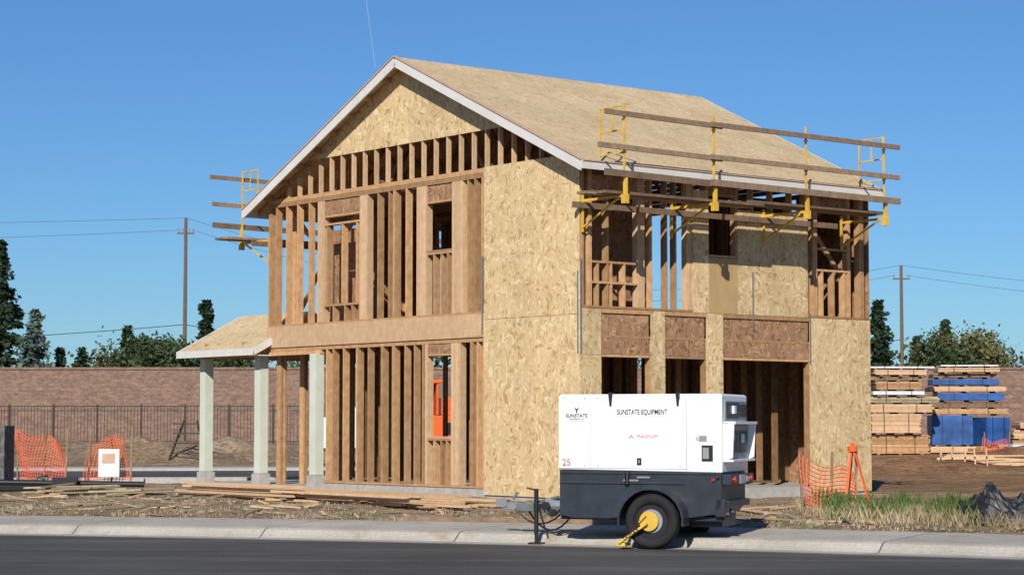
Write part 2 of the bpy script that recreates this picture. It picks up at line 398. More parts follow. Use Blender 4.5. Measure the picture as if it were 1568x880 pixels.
for z0,z1 in((ZS+.04,Z1-.08),(Z2+.04,Z3-.08)):
    a=W
    while a>.1:
        if not(z0>3 and 4.5<a<6.4): sA(a,z0,z1,1,yb,sn)
        a-=.406
plA(W,0,Z1-.08,Z1,yb,sn); plA(W,0,Z3-.08,Z3,yb,sn); plA(W,0,Z2,Z2+.04,yb,sn)
bk=MB()
for a0,a1,z0,z1 in((W,7.4,Z2,Z3),(4.3,2.2,Z2,Z3),(1.6,0,Z2,Z3),(7.4,6.6,Z2,4.1),(W,6.6,.1,Z1),(5.6,0,.1,Z1),(W,0,Z1+.005,Z2-.005)):
    bk.box(-a0+.002,-a1-.002,Ly+.001,Ly+.013,z0,z1)
for bb in [i*.406 for i in range(18)]:
    y=bb
    if y>1.9: sn.box(-W,-W+.14,y,y+.038,zl0,zl1)
    st.box(-W,-W+.14,y+.16,y+.198,zu0,zu1)
for y0,n in((.22,4),(.78,3),(1.45,2)):
    for i in range(n): st.box(-W,-W+.14,y0+i*.04,y0+i*.04+.037,.092,zl1)
st.box(-W,-W+.14,.145,Ly-.145,Z3-.08,Z3); st.box(-W,-W+.14,.145,Ly-.145,Z1-.08,Z1); st.box(-W,-W+.14,.145,Ly-.145,Z2+.003,Z2+.04)
for y0,y1,z0,z1 in((2.7,3.42,Z2,Z3),(3.56,4.30,Z2,Z3),(4.42,Ly,Z2,Z3),(2.62,3.0,.1,Z1),(3.3,4.05,.1,Z1),(5.0,Ly,.1,Z1),(0.02,Ly,Z1+.005,Z2-.005)): bk.box(-W-.013,-W-.001,y0,y1,z0,z1)  # left-wall panels mostly added to make the gaps between studs read dark
bk.box(-1.25,-1.23,1.15,2.7,Z2+.05,5.3); bk.box(-9.5,-8.0,1.2,1.22,Z2+.05,5.3)
bk.box(-8.0,-7.98,3.8,5.4,Z2+.05,5.5); bk.box(-7.66,-7.64,.25,.5,zl0,Z1-.1)
bk.obj('inner_sheathing','osbred',H)
for (y0,aa0,aa1,zA,zB) in((2.2,5.0,1.3,zu0,zu1),(4.4,9.6,4.6,zu0,zu1),(3.6,5.2,1.3,zl0,zl1),(5.6,5.5,1.0,zl0,zl1)):
    a=aa0
    while a>aa1: sA(a,zA,zB,1,y0,sn); a-=.406
    plA(aa0,aa1,zA,zA+.04,y0,sn); plA(aa0,aa1,zB-.04,zB+.03,y0,sn)
for (x0,b0,b1,zA,zB) in((-5.2,2.2,5.0,zu0,zu1),(-2.3,4.9,6.9,zu0,zu1),(-4.9,1.5,3.4,zl0,zl1),(-2.1,.3,5.4,zl0,zl1),(-7.8,.2,1.9,zl0,zl1)):
    y=b0
    while y<b1: sB(y,zA,zB,1,x0,sn); y+=.406
    plB(b0,b1,zA,zA+.04,x0,sn); plB(b0,b1,zB-.04,zB+.03,x0,sn)
plB(3.0,5.4,.95,1.03,-2.1); plB(3.0,5.4,.45,.5,-2.1)
st.beam((-9.5,2.3,Z2+.1),(-9.5,.4,Z3-.2),.038,.09); st.beam((-.9,5.2,Z2+.2),(-.9,6.9,Z3-.3),.038,.09)
st.beam((-.5,5.9,Z3-.5),(-.5,6.9,4.2),.038,.09); st.beam((-9.2,.3,3.5),(-8.4,.3,4.4),.038,.09,up=(0,1,0))
st.beam((-7.6,.3,5.0),(-6.8,.3,5.6),.038,.09,up=(0,1,0))
x=-W+.2
while x<0: sn.box(x,x+.04,.15,Ly-.15,Z1+.005,Z2-.022); x+=.406
dk=MB(); dk.box(-W+.0,-.02,.14,Ly,Z2-.02,Z2); dk.obj('upper_floor_deck','osbred',H)
st.box(-9.0,-8.9,1.8,1.94,.09,Z1-.08); st.box(-8.3,-8.2,1.8,1.94,.09,Z1-.08)
st.obj('framing_studs','stud',H); lt.obj('framing_posts','studlt',H); rd.obj('window_headers','osbred',H); ob.obj('wall_sheathing','osb',H); sn.obj('interior_framing','studshade',H)

# roof deck
rf=MB(); xc=-W/2
def rp(u,y,sg,off=0): return (xc+sg*u, y, rz(xc+sg*u)+off)
y_end=lambda u: 7.50-.42*(u/5.4)
OV=W/2+.45
for sg in(1,-1):
    u=0.0; row=0
    while u<OV-.01:
        u2=min(u+1.107,OV); yy=-.30-(1.22 if row%2 else 0)
        while yy<7.5:
            y0=max(yy,-.30); y1=yy+2.44
            e0=y_end(u); e1=y_end(u2)
            ya,yb_=min(y1,e0),min(y1,e1)
            if y1>-.3 and ya-y0>.02:
                gq=.004
                T=[rp(u+gq,y0+gq,sg,.022),rp(u2-gq,y0+gq,sg,.022),rp(u2-gq,max(y0+.01,yb_-gq),sg,.022),rp(u+gq,ya-gq,sg,.022)]
                Bm=[(p[0],p[1],p[2]-.016) for p in T]
                rf.poly(T+Bm,[(0,1,2,3),(7,6,5,4),(0,4,5,1),(1,5,6,2),(2,6,7,3),(3,7,4,0)])
            yy+=2.44
        u=u2; row+=1
rf.obj('roof_deck','osbroof',H)
tr=MB(); pk=MB()
for sg in(1,-1):
    a=Vector(rp(0,-.335,sg,-.075)); c=Vector(rp(OV+.02,-.335,sg,-.075))
    tr.beam(a,c,.035,.175)
    pk.beam(Vector(rp(0,-.34,sg,.030)),Vector(rp(OV+.03,-.34,sg,.030)),.07,.022)
    e=rz(xc+OV); X=xc+sg*(OV+.012)
    tr.box(min(X,X+sg*.03),max(X,X+sg*.03),-.35,y_end(OV),e-.135,e-.005)
    pk.box(min(X,X+sg*.05),max(X,X+sg*.05),-.35,y_end(OV),e-.003,e+.016)
for sg in(1,-1): tr.beam(rp(0,7.51,sg,-.07),rp(OV,7.10,sg,-.07),.03,.17)
tr.obj('rake_and_fascia','trim',H); pk.obj('roof_edge','pink',H)
lo=MB()
for k in range(1,9):
    for sg in(1,-1):
        p=rp(k*.6,0,sg,-.05); lo.box(p[0]-.02,p[0]+.02,-.31,-.005,p[2]-.05,p[2]+.03)
lo.obj('lookouts','stud',H)

# porch
pc=MB()
for cx in(-8.02,-10.08,-12.28):
    pc.m=0; pc.box(cx-.105,cx+.105,-.12,.09,.30,Z1-.16)
    pc.m=1; pc.box(cx-.14,cx+.14,-.155,.125,-.28,.30); pc.box(cx-.115,cx+.115,-.13,.10,.302,.33)
pc.obj('porch_columns',['colwrap','conc'],H,bevel=.006)
pr=MB(); pr.box(-12.45,-W-.02,-.08,.06,Z1-.16,Z1+.06); pr.box(-12.45,-12.3,.062,2.6,Z1-.16,Z1+.06); pr.box(-W,-7.9,-.02,.10,Z1-.16,Z1-.083)
x=-12.4
while x<-9.9: pr.box(x,x+.04,-.3,2.8,Z1+.06,Z1+.14); x+=.5
pr.obj('porch_beam','stud',H)
po=MB(); ye=-.46; zr=3.66; yr=1.10; ze=2.82; PL=-12.72
def quadroof(x0,x1,y0,z0,y1,z1,t=.02):
    po.poly([(x0,y0,z0),(x1,y0,z0),(x1,y1,z1),(x0,y1,z1),(x0,y0,z0-t),(x1,y0,z0-t),(x1,y1,z1-t),(x0,y1,z1-t)],[(0,1,2,3),(7,6,5,4),(0,4,5,1),(1,5,6,2),(2,6,7,3),(3,7,4,0)])
zm=(ze+.03); s_=(zr-zm)/(yr-ye)
quadroof(PL,-11.55,ye,zm,(ye+yr)/2,(zm+zr)/2); quadroof(-11.545,-W-.03,ye,zm,(ye+yr)/2-.0,(zm+zr)/2)
quadroof(PL,-12.2,(ye+yr)/2+.003,(zm+zr)/2,yr,zr); quadroof(-12.195,-W-.03,(ye+yr)/2+.003,(zm+zr)/2,yr,zr)
quadroof(-W-.028,-W+.17,ye,zm,-.02,zm+s_*(-.02-ye))
quadroof(PL,-W-.03,yr+2.2,zr-1.0,yr+.003,zr)
po.obj('porch_roof_deck','osbroof',H)
pf=MB(); pf.box(PL-.03,-W+.20,ye-.035,ye-.003,ze-.11,ze+.035)
pf.beam((-W+.19,ye,ze-.04),(-W+.19,-.02,ze-.04+s_*(-.02-ye)),.03,.14); pf.beam((PL-.02,ye,ze-.04),(PL-.02,yr,zr-.07),.03,.14)
pf.box(-W-.02,-W+.17,ye,-.02,ze-.12,ze-.1)
pf.obj('porch_fascia','trim',H)

# scaffolding
def scaffold(name,fx,y0,y1,posts):
    E=empty(name); E.parent=H
    yl=MB(); pl=MB()
    def bx(mb,a,b_,c,d,e,f):
        xa,xb=fx(a),fx(b_); mb.box(min(xa,xb),max(xa,xb),c,d,e,f)
    for p in posts:
        yl.beam((fx(1.10),p,4.98),(fx(1.10),p,6.60),.03,.03)
        yl.beam((fx(.02),p,5.08),(fx(1.12),p,5.08),.03,.045)
        yl.beam((fx(.03),p,4.62),(fx(.95),p,5.05),.028,.028)
        yl.beam((fx(.03),p,4.55),(fx(.03),p,5.2),.035,.04)
        bx(yl,1.07,1.17,p-.045,p+.045,4.95,5.10); bx(yl,1.125,1.16,p-.025,p+.025,5.02,5.42)
        for z in(5.88,6.42): bx(yl,1.07,1.125,p-.025,p+.025,z-.085,z-.06)
    for p in(posts[0],posts[-1]):
        for z in(6.58,6.18): yl.beam((fx(1.10),p,z),(fx(.50),p,z),.024,.024)
        yl.beam((fx(.50),p,6.595),(fx(.50),p,5.78),.024,.024); yl.beam((fx(.80),p,6.18),(fx(.80),p,6.56),.02,.02)
        yl.beam((fx(.50),p,5.80),(fx(1.1),p,5.80),.024,.024)
    mid=(y0+y1)/2
    for z,k in((6.42,0),(5.86,1),(5.42,2)):
        h=.085 if z>5.5 else .11
        pl.beam((fx(1.15),y0+U(0,.2),z+.02),(fx(1.15),posts[1]+.15,z-.01),.038,h)
        pl.beam((fx(1.19),posts[1]-.15,z+.005),(fx(1.19),y1,z-.01),.038,h)
    for a in(.52,.80):
        pl.beam((fx(a+.12),y0+U(0,.3),5.135),(fx(a+.12),mid+.3,5.14),.24,.045)
        pl.beam((fx(a+.12),mid-.1,5.185),(fx(a+.12),y1-U(0,.3),5.19),.24,.045)
    pl.beam((fx(.08),y0+.4,5.0),(fx(.08),y1-.5,5.0),.04,.10)
    yl.obj('brackets','yellow',E); pl.obj('planks','plank',E)
scaffold('scaffold_front',lambda a:a,-.62,6.75,[.04,2.09,4.36,6.42])
scaffold('scaffold_rear',lambda a:-W-a,-.75,6.9,[.04,2.09,4.36,6.42])

# ---------------------------------------------------------------- lumber pile before the house
lp=MB()
for k in range(46):
    lay=k//15; col=k%15; L=U(3.6,5.2); x0=U(-7.7,-6.6) if k%2 else U(-4.6,-3.9)
    if lay==2 and col>9: continue
    an=U(-.02,.02)+(.12 if k%11==0 else 0); y0=-3.5+col*.105+U(-.02,.02); z=.08+lay*.075+U(0,.01)
    lp.beam((x0,y0,z),(x0+L,y0+an*L,z+U(-.005,.01)),.089,.04)
o=lp.obj('lumber_pile','studlt'); o.location=H.location; o.rotation_euler=H.rotation_euler
o.location.z=.20
# ---------------------------------------------------------------- generator trailer
T=empty('generator_trailer',(2.65,27.0,.012),math.radians(-20))
L=2.18; Wd=1.3
b=MB()
zb,zt=.985,1.95
prof=[(-L,zb),(-.0,zb-.03),(.0,zt-.02),(-.03,zt),(-L+.03,zt),(-L,zt-.03)]
n=len(prof)
b.poly([(p[0],0,p[1]) for p in prof]+[(p[0],Wd,p[1]) for p in prof],[tuple(range(n)),tuple(range(2*n-1,n-1,-1))]+[(i,(i+1)%n,n+(i+1)%n,n+i) for i in range(n)])
b.obj('canopy','white',T,bevel=.012)
b=MB()
prof=[(-L+.01,.40),(-L+.01,.98),(-.02,.95),(-.02,.55),(-.10,.43),(-.45,.38),(-1.35,.38),(-1.5,.36),(-L+.2,.36)]
n=len(prof)
b.poly([(p[0],.02,p[1]) for p in prof]+[(p[0],Wd-.02,p[1]) for p in prof],[tuple(range(n)),tuple(range(2*n-1,n-1,-1))]+[(i,(i+1)%n,n+(i+1)%n,n+i) for i in range(n)])
b.box(-L+.02,-.5,.005,.019,.80,.83); b.box(-L+.02,-.03,.004,.019,.93,.945)
b.box(-L-.0,.0,.1,.2,.34,.40); b.box(-.5,-.08,.3,1.0,.26,.38)
b.obj('base_tank','navy',T,bevel=.01)
b=MB(); e=-.003
b.box(-L+.43,-L+.434,e,.001,zb+.02,zt-.05)
b.box(-.47,-.465,e,.001,zb-.0,zt-.05); b.box(-L+.01,-.47,e,.001,zb+.012,zb+.017)
b.box(-1.12,-1.06,-.008,.001,1.045,1.135)
b.box(-.265,-.12,-.012,.001,1.10,1.30)
for x in(-1.47,-.575):
    b.poly([(x-.03,-.02,1.97),(x+.03,-.02,1.97),(x+.012,-.02,1.80),(x-.012,-.02,1.80),(x-.03,.03,1.97),(x+.03,.03,1.97),(x+.012,0,1.80),(x-.012,0,1.80)],[(0,1,2,3),(0,4,5,1),(1,5,6,2),(3,2,6,7),(0,3,7,4)])
b.cyl((-1.25,-.0,.97),(-1.25,-.02,.80),.03,n=8)
b.obj('latches_and_seams','blk',T)
b=MB(); b.box(-.25,-.17,-.016,-.012,1.13,1.27); b.box(-1.10,-1.08,-.011,-.008,1.07,1.11)
b.box(-1.12,-.95,-.0,.02,.88,.90); b.box(-1.30,-1.10,-.006,.004,.84,.86)
for x in(-L+.08,-L+.36,-1.65,-.55): b.cyl((x,-.004,1.90),(x,.001,1.90),.010,n=8); b.cyl((x,-.004,1.03),(x,.001,1.03),.010,n=8)
b.obj('handle','grey',T)
b=MB()
for k in range(9): b.box(-L+.18+k*.022,-L+.192+k*.022,-.002,.001,1.60,1.61)
b.box(-.20,-.09,-.002,.001,1.345,1.35); b.box(-.30,-.2,-.002,.001,1.345,1.42)
b.obj('stickers','grey',T)
def text(s,x,z,size,mat,name,y=-.004,off=0):
    c=bpy.data.curves.new(name,'FONT'); c.body=s; c.size=size; c.extrude=.001; c.materials.append(M[mat]); c.align_x='CENTER'; c.offset=off
    o=bpy.data.objects.new(name,c); scene.collection.objects.link(o); o.parent=T; o.location=(x,y,z); o.rotation_euler=(math.pi/2,0,0); return o
text('SUNSTATE',-1.93,1.655,.062,'blk','label',off=.001); text('EQUIPMENT CO',-1.93,1.622,.028,'blk','label_small'); text('Y',-1.93,1.715,.08,'blk','label_mark',off=.004)
text('SUNSTATE EQUIPMENT',-1.05,1.69,.094,'blk','label_main',off=.001).scale=(.68,1,1)
text('MAGNUM',-.98,1.39,.062,'redtxt','label_maker'); text('25',-2.07,1.035,.12,'redtxt','label_number',off=.001); text('6',-.32,1.36,.08,'redtxt','label_no')
b=MB(); b.poly([(-1.26,-.003,1.385),(-1.235,-.003,1.385),(-1.195,-.003,1.43),(-1.155,-.003,1.385),(-1.17,-.003,1.385),(-1.195,-.003,1.41),(-1.22,-.003,1.385)],[(0,1,2,3,4,5,6)]); b.obj('label_swoosh','redtxt',T)
b=MB(); b.m=0
b.box(.001,.02,.10,Wd-.1,1.62,1.86)
b.m=1
for k in range(7): b.box(.02,.03,.15,Wd-.5,1.645+k*.03,1.660+k*.03)
b.box(.02,.035,.85,1.15,1.66,1.82)
b.m=0; b.box(.001,.05,.12,Wd-.12,1.12,1.55)
b.m=1; b.box(.05,.056,.2,.62,1.2,1.48); b.box(.05,.058,.7,1.1,1.2,1.48)
b.m=2; b.box(.058,.064,.75,.92,1.33,1.44); b.box(.058,.064,.25,.42,1.36,1.45)
b.m=3
for ya,yb2 in((.06,.10),(1.2,1.24)):
    b.poly([(.0,ya,1.10),(.0,ya,1.60),(.14,ya,1.56),(.12,ya,1.14),(.0,yb2,1.10),(.0,yb2,1.60),(.14,yb2,1.56),(.12,yb2,1.14)],[(0,1,2,3),(7,6,5,4),(0,4,5,1),(1,5,6,2),(2,6,7,3),(3,7,4,0)])
b.box(.0,.16,.06,1.24,1.565,1.60); b.box(.0,.13,.06,1.24,1.09,1.12); b.box(.021,.06,.4,.52,1.7,1.8)
b.obj('control_end',['grey','blk','silver','white'],T,bevel=.004)
b=MB(); b.box(-.019,.10,.05,Wd-.05,.80,.93); b.box(-.019,.06,.1,Wd-.1,.52,.6); b.box(-.10,.03,.02,.07,.40,.62)
b.cyl((-.06,.02,.9),(-.06,-.03,.9),.02,n=8); b.cyl((.02,.3,.45),(.09,.3,.45),.05,n=12)
b.obj('rear_bumper','navy',T,bevel=.008)
b=MB(); b.cyl((.10,.22,.865),(.125,.22,.865),.045,n=14); b.cyl((.10,1.1,.865),(.125,1.1,.865),.045,n=14); b.box(-.14,-.1,-.01,.02,.85,.88)
b.obj('tail_lights','red',T)
b=MB(); b.box(.102,.11,.5,.78,.81,.92); b.box(.101,.108,.86,1.0,.83,.9); b.obj('number_plate','silver',T)
def torus(mb,c,R_,r,w,n=32):
    pr=[(R_-.13,-w/2+.015),(R_-.05,-w/2-.004),(R_-.015,-w/2+.012),(R_,-w/2+.04),(R_,w/2-.04),(R_-.015,w/2-.012),(R_-.05,w/2+.004),(R_-.13,w/2-.015)]
    V=[];F=[];k=len(pr)
    for i in range(n):
        t=2*math.pi*i/n
        for q,y in pr: V.append((c[0]+q*math.cos(t),c[1]+y,c[2]+q*math.sin(t)))
    for i in range(n):
        for j in range(k): F.append((i*k+j,((i+1)%n)*k+j,((i+1)%n)*k+(j+1)%k,i*k+(j+1)%k))
    mb.poly(V,F)
wx=-.87
tm=MB(); rm=MB()
for y in(-.14,Wd+.14):
    torus(tm,(wx,y,.345),.345,.1,.20)
    s=-1 if y<0 else 1
    rm.m=0; rm.cyl((wx,y-.07,.345),(wx,y+.07,.345),.212,n=28); rm.m=1; rm.cyl((wx,y+s*.072,.345),(wx,y+s*.085,.345),.15,n=24); rm.cyl((wx,y+s*.085,.345),(wx,y+s*.12,.345),.05,n=14)
tm.obj('tyres','black',T,smooth=True); rm.obj('rims',['blk','grey'],T)
ax=MB(); ax.cyl((wx,0,.345),(wx,Wd,.345),.035); ax.obj('axle','blk',T)
fd=MB()
for s,y0,y1 in((0,-.27,.03),(1,Wd-.03,Wd+.27)):
    n=14; V=[];F=[]
    for i in range(n+1):
        t=math.radians(-8+196*i/n)
        for q in(.41,.435):
            for y in(y0,y1): V.append((wx+q*math.cos(t),y,.345+min(.395,q*math.sin(t)*.97)))
    for i in range(n):
        a=i*4;c=a+4; F+=[(a,a+1,c+1,c),(a+2,c+2,c+3,a+3),(a,c,c+2,a+2),(a+1,a+3,c+3,c+1)]
    F+=[(0,2,3,1),(n*4,n*4+1,n*4+3,n*4+2)]
    fd.poly(V,F)
fd.obj('fenders','navy',T,smooth=False)
cl=MB(); cl.cyl((wx-.02,-.245,.345),(wx-.02,-.275,.345),.125,n=24); cl.beam((wx-.03,-.29,.32),(wx-.40,-.30,.07),.03,.085,up=(0,1,0)); cl.box(wx-.44,wx-.32,-.31,-.05,.03,.07)
cl.beam((wx-.14,-.285,.33),(wx-.05,-.285,.42),.02,.05,up=(0,1,0))
cl.obj('wheel_clamp','yellow',T,bevel=.006)
t=text('TRIMAX',wx-.22,.165,.07,'blk','clamp_label',-.348); t.rotation_euler=(math.pi/2,math.radians(-34),0)
b=MB()
b.beam((-L,.25,.45),(-L-.78,.62,.47),.06,.09); b.beam((-L,1.05,.45),(-L-.78,.68,.47),.06,.09)
b.beam((-L-.70,.65,.47),(-L-.98,.65,.49),.08,.09); b.box(-L-1.08,-L-.93,.59,.71,.47,.56)
b.beam((-L-.1,.3,.62),(-L-.55,.55,.52),.03,.03); b.box(-L-.30,-L-.02,.35,.6,.50,.60)
b.cyl((-L-.86,.65,.57),(-L-.80,.65,.66),.02)
b.obj('drawbar','galv',T)
b=MB(); jx=-L-.42
b.cyl((jx,.33,.12),(jx,.33,.72),.03,n=12); b.cyl((jx,.33,.0),(jx,.33,.2),.023,n=10); b.box(jx-.09,jx+.09,.24,.42,-.0,.02); b.cyl((jx-.13,.33,.73),(jx,.33,.70),.012,n=8)
b.box(jx-.04,jx+.04,.34,.44,.42,.52); b.beam((jx,.33,.6),(jx+.12,.33,.2),.02,.02)
def chain(p0,p1,sag):
    pr=None
    for i in range(9):
        t=i/8; p=Vector(p0).lerp(Vector(p1),t); p.z-=sag*4*t*(1-t)
        if pr: b.cyl(pr,p,.012,n=6)
        pr=p
chain((-L-.8,.55,.45),(-L,.4,.5),.22); chain((-L-.7,.75,.45),(-L,.6,.4),.26); chain((-L-.3,.2,.55),(-L+.05,.1,.6),.2)
b.cyl((-L-.25,.25,.50),(-L-.25,.17,.50),.055,n=14); b.cyl((-L-.14,.24,.42),(-L-.14,.17,.42),.045,n=14)
b.obj('jack_and_hoses','blk',T)

# ---------------------------------------------------------------- orange fences
def ofence(pts,h,base,k0=0):
    E=empty('orange_safety_fence',(pts[0][0],pts[0][1],base))
    P0=Vector(pts[0])
    V=[];F=[]; cell=.065; rows=int(h/cell); path=[]
    for a,c in zip(pts[:-1],pts[1:]):
        a=Vector(a)-P0;c=Vector(c)-P0; n=max(1,int((c-a).length/cell))
        for i in range(n): path.append(a.lerp(c,i/n))
    for i,p in enumerate(path):
        sag=.10*math.sin(i*.21+k0)+.06*math.sin(i*.53+k0)-.05
        for j in range(rows+1):
            t=j/rows; V.append((p.x+.07*math.sin(i*.3+t*3+k0),p.y+.09*math.sin(i*.25+t*4+k0),t*(h+sag)))
    for i in range(len(path)-1):
        for j in range(rows): F.append((i*(rows+1)+j,(i+1)*(rows+1)+j,(i+1)*(rows+1)+j+1,i*(rows+1)+j+1))
    m=MB(); m.poly(V,F); o=m.obj('mesh','orange',E)
    w=o.modifiers.new('w','WIREFRAME'); w.thickness=.015; w.use_replace=True
    s=MB()
    for p in pts:
        q=Vector(p)-P0; s.beam((q.x,q.y+.05,-.1),(q.x+U(-.06,.06),q.y+.05,h+.12),.035,.035)
    s.obj('stakes','plank',E)
    return E
ofence([(-11.1,48.0),(-10.4,47.6),(-9.85,47.2)],1.12,gz(-10.5,48)+.02,1); ofence([(-9.15,46.2),(-8.7,46.5),(-8.25,46.3)],1.12,gz(-8.7,46.4)+.02,4)
b=MB(); b.box(-8.9,-8.45,46.1,46.13,.45,1.05); b.m=1; b.box(-8.82,-8.55,46.09,46.098,.75,.95); b.obj('notice_sign',['paper','pink'])
ofence([(4.30,31.6),(4.75,31.9),(5.2,32.3)],.85,.2,2)
b=MB(); ap=(5.12,32.2,1.30)
for q in((4.92,31.8,.12),(5.4,32.0,.14),(5.1,32.75,.2)): b.beam((ap[0]+(q[0]-ap[0])*.1,ap[1],ap[2]-.1),q,.035,.022)
b.cyl((ap[0],ap[1],1.17),(ap[0],ap[1],1.25),.075); b.cyl((ap[0],ap[1],1.25),(ap[0],ap[1],1.30),.03)
b.obj('survey_tripod','orange2')
b=MB(); b.box(-11.6,-10.62,44.8,45.7,.1,1.55); b.box(-11.7,-10.57,44.7,45.8,.1,.28); b.m=1; b.box(-11.3,-10.72,44.78,44.8,.5,1.3)
b.obj('utility_cabinet',['concdk','concdk'],bevel=.03)
b=MB(); b.cyl((-11.5,43.6,.42),(-7.6,44.3,.34),.06); b.cyl((-11,42.7,.34),(-8.9,43.4,.30),.05); b.cyl((-10.2,42.2,.3),(-8.0,42.9,.30),.04); b.box(-9.4,-8.9,43.8,44.0,.2,.5); b.obj('drain_pipes','blk')

# ---------------------------------------------------------------- dirt mounds
def mound(cx,cy,rx,ry,h,seed,name='dirt_mound'):
    V=[];F=[];n=28;m=10
    for j in range(m+1):
        r=j/m
        for i in range(n):
            t=2*math.pi*i/n; x=cx+rx*r*math.cos(t); y=cy+ry*r*math.sin(t)
            z=h*(math.cos(r*math.pi)+1)/2*(1+.5*mn.noise(Vector((x*.7,y*.7,seed))))+.12*mn.noise(Vector((x*2,y*2,seed)))
            V.append((x,y,gz(x,y)+z-.1*(j==m)))
    for j in range(m):
        for i in range(n): F.append((j*n+i,j*n+(i+1)%n,(j+1)*n+(i+1)%n,(j+1)*n+i))
    q=MB(); q.poly(V,F); q.obj(name,'dirt',smooth=True)
for cx,cy,rx,ry,h,s in((-11.5,68,4,3,.65,1),(-9,70,3.5,3,.6,2),(-15,74,7,4,.5,3),(-5,72,4,3,.8,4),(-22,72,6,4,.4,6),(11,60,5,3,.35,7),(17,66,5,3,.5,8)): mound(cx,cy,rx,ry,h,s)

# ---------------------------------------------------------------- block wall and iron fence
b=MB(); b.box(-90,90,104,104.3,0,4.25); b.box(-90,90,103.95,104.35,4.252,4.36)
b.obj('block_wall','block')
b=MB(); zf=.75
b.box(-60,4,89.98,90.02,zf+1.58,zf+1.62); b.box(-60,4,89.98,90.02,zf+1.40,zf+1.43); b.box(-60,4,89.98,90.02,zf+.1,zf+.14)
x=-60
while x<4:
    b.box(x,x+.02,89.988,90.012,zf-.1,zf+1.575); x+=.14
x=-60
while x<4: b.box(x-.03,x+.04,89.95,90.04,zf-.3,zf+1.68); x+=1.85
b.obj('iron_fence','iron')
b=MB(); b.beam((-10.6,66,.4),(-10.2,66.6,1.7),.05,.05); b.beam((-9.4,66,.4),(-9.8,66.6,1.7),.05,.05)
for z in(.7,1.0,1.3,1.6): b.beam((-10.5,66.2,z),(-9.5,66.2,z),.04,.04)
b.obj('steel_rack','iron')

# ---------------------------------------------------------------- poles and wires
def wire(mb,p0,p1,sag,r=.018):
    pr=None
    for i in range(17):
        t=i/16; p=Vector(p0).lerp(Vector(p1),t); p.z-=sag*4*t*(1-t)
        if pr: mb.cyl(pr,p,r,n=5,cap=False)
        pr=p
Dp=150; s=Dp/3270
def pz(ypx): return EYE+(650-ypx)*s
b=MB(); X=-23.0
b.m=0; b.cyl((X,Dp,0),(X,Dp,pz(333)),.17,.11,10); b.box(X-.6,X+.6,Dp-.08,Dp+.02,pz(358),pz(358)+.10); b.m=1
for q in(-.5,-.2,.25,.5): b.cyl((X+q,Dp,pz(356)),(X+q,Dp,pz(356)+.3),.05,n=8)
b.obj('utility_pole',['pole','grey'])
b=MB(); X2=27.4
b.m=0; b.cyl((X2,Dp,0),(X2,Dp,pz(406)),.16,.10,10); b.box(X2-.6,X2+.6,Dp-.08,Dp+.02,pz(428),pz(428)+.10); b.m=1
for q in(-.5,.5): b.cyl((X2+q,Dp,pz(426)),(X2+q,Dp,pz(426)+.3),.05,n=8)
b.obj('utility_pole',['pole','grey'])
b=MB()
wire(b,(-75,Dp+5,pz(325)),(X,Dp,pz(333)),.4,.012); wire(b,(-75,Dp+5,pz(362)),(X-.5,Dp,pz(352)),.4,.012)
wire(b,(X,Dp,pz(333)),(X2,Dp,pz(406)),3.2,.012); wire(b,(X+.5,Dp,pz(352)),(X2-.5,Dp,pz(422)),3.2,.012)
wire(b,(-75,Dp+5,pz(520)),(X,Dp,pz(497)),.8,.028); wire(b,(X,Dp,pz(497)),(X2,Dp,pz(520)),2,.028)
wire(b,(X2,Dp,pz(406)),(75,Dp-20,pz(470)),1.5,.012); wire(b,(X2+.5,Dp,pz(422)),(75,Dp-20,pz(492)),1.5,.012)
b.obj('power_lines','wire')

# ---------------------------------------------------------------- trees
def leaf(mb,c,sz,flat=.5):
    a=Vector((U(-1,1),U(-1,1),U(-1,1)*flat)).normalized()*sz; d=Vector((U(-1,1),U(-1,1),U(-1,1)))
    e=a.cross(d).normalized()*sz*U(.45,.8)
    c=Vector(c); mb.poly([c-a,c+e,c+a,c-e],[(0,1,2,3)])
def conifer(x,y,h,w,mat,seed,base=.08,dens=1.0,name='pine_tree'):
    random.seed(seed); E=empty(name,(x,y,gz(x,y)-.1))
    t=MB(); t.cyl((0,0,0),(0,0,h*.97),h*.016+.06,.02,8); l=MB()
    z=h*base
    while z<h*.99:
        f=1-(z/h-base)/(1-base); r=w*(f**.8)*U(.65,1.15)+.10
        for k in range(int(5+2*f)):
            an=U(0,6.28); rr=r*U(.5,1.15); dz=-rr*U(.05,.35); ex=(math.cos(an)*rr,math.sin(an)*rr,z+dz)
            t.cyl((0,0,z),ex,.03*f+.012,.008,4,False)
            n=int((5+rr*9)*dens)
            for i in range(n):
                q=U(.15,1.05); leaf(l,(ex[0]*q+U(-.2,.2)*(1+f),ex[1]*q+U(-.2,.2)*(1+f),z+dz*q+U(-.25,.10)),U(.10,.24),.5)
        z+=h*U(.018,.03)
    t.obj('trunk_and_limbs','bark',E); l.obj('foliage',mat,E)
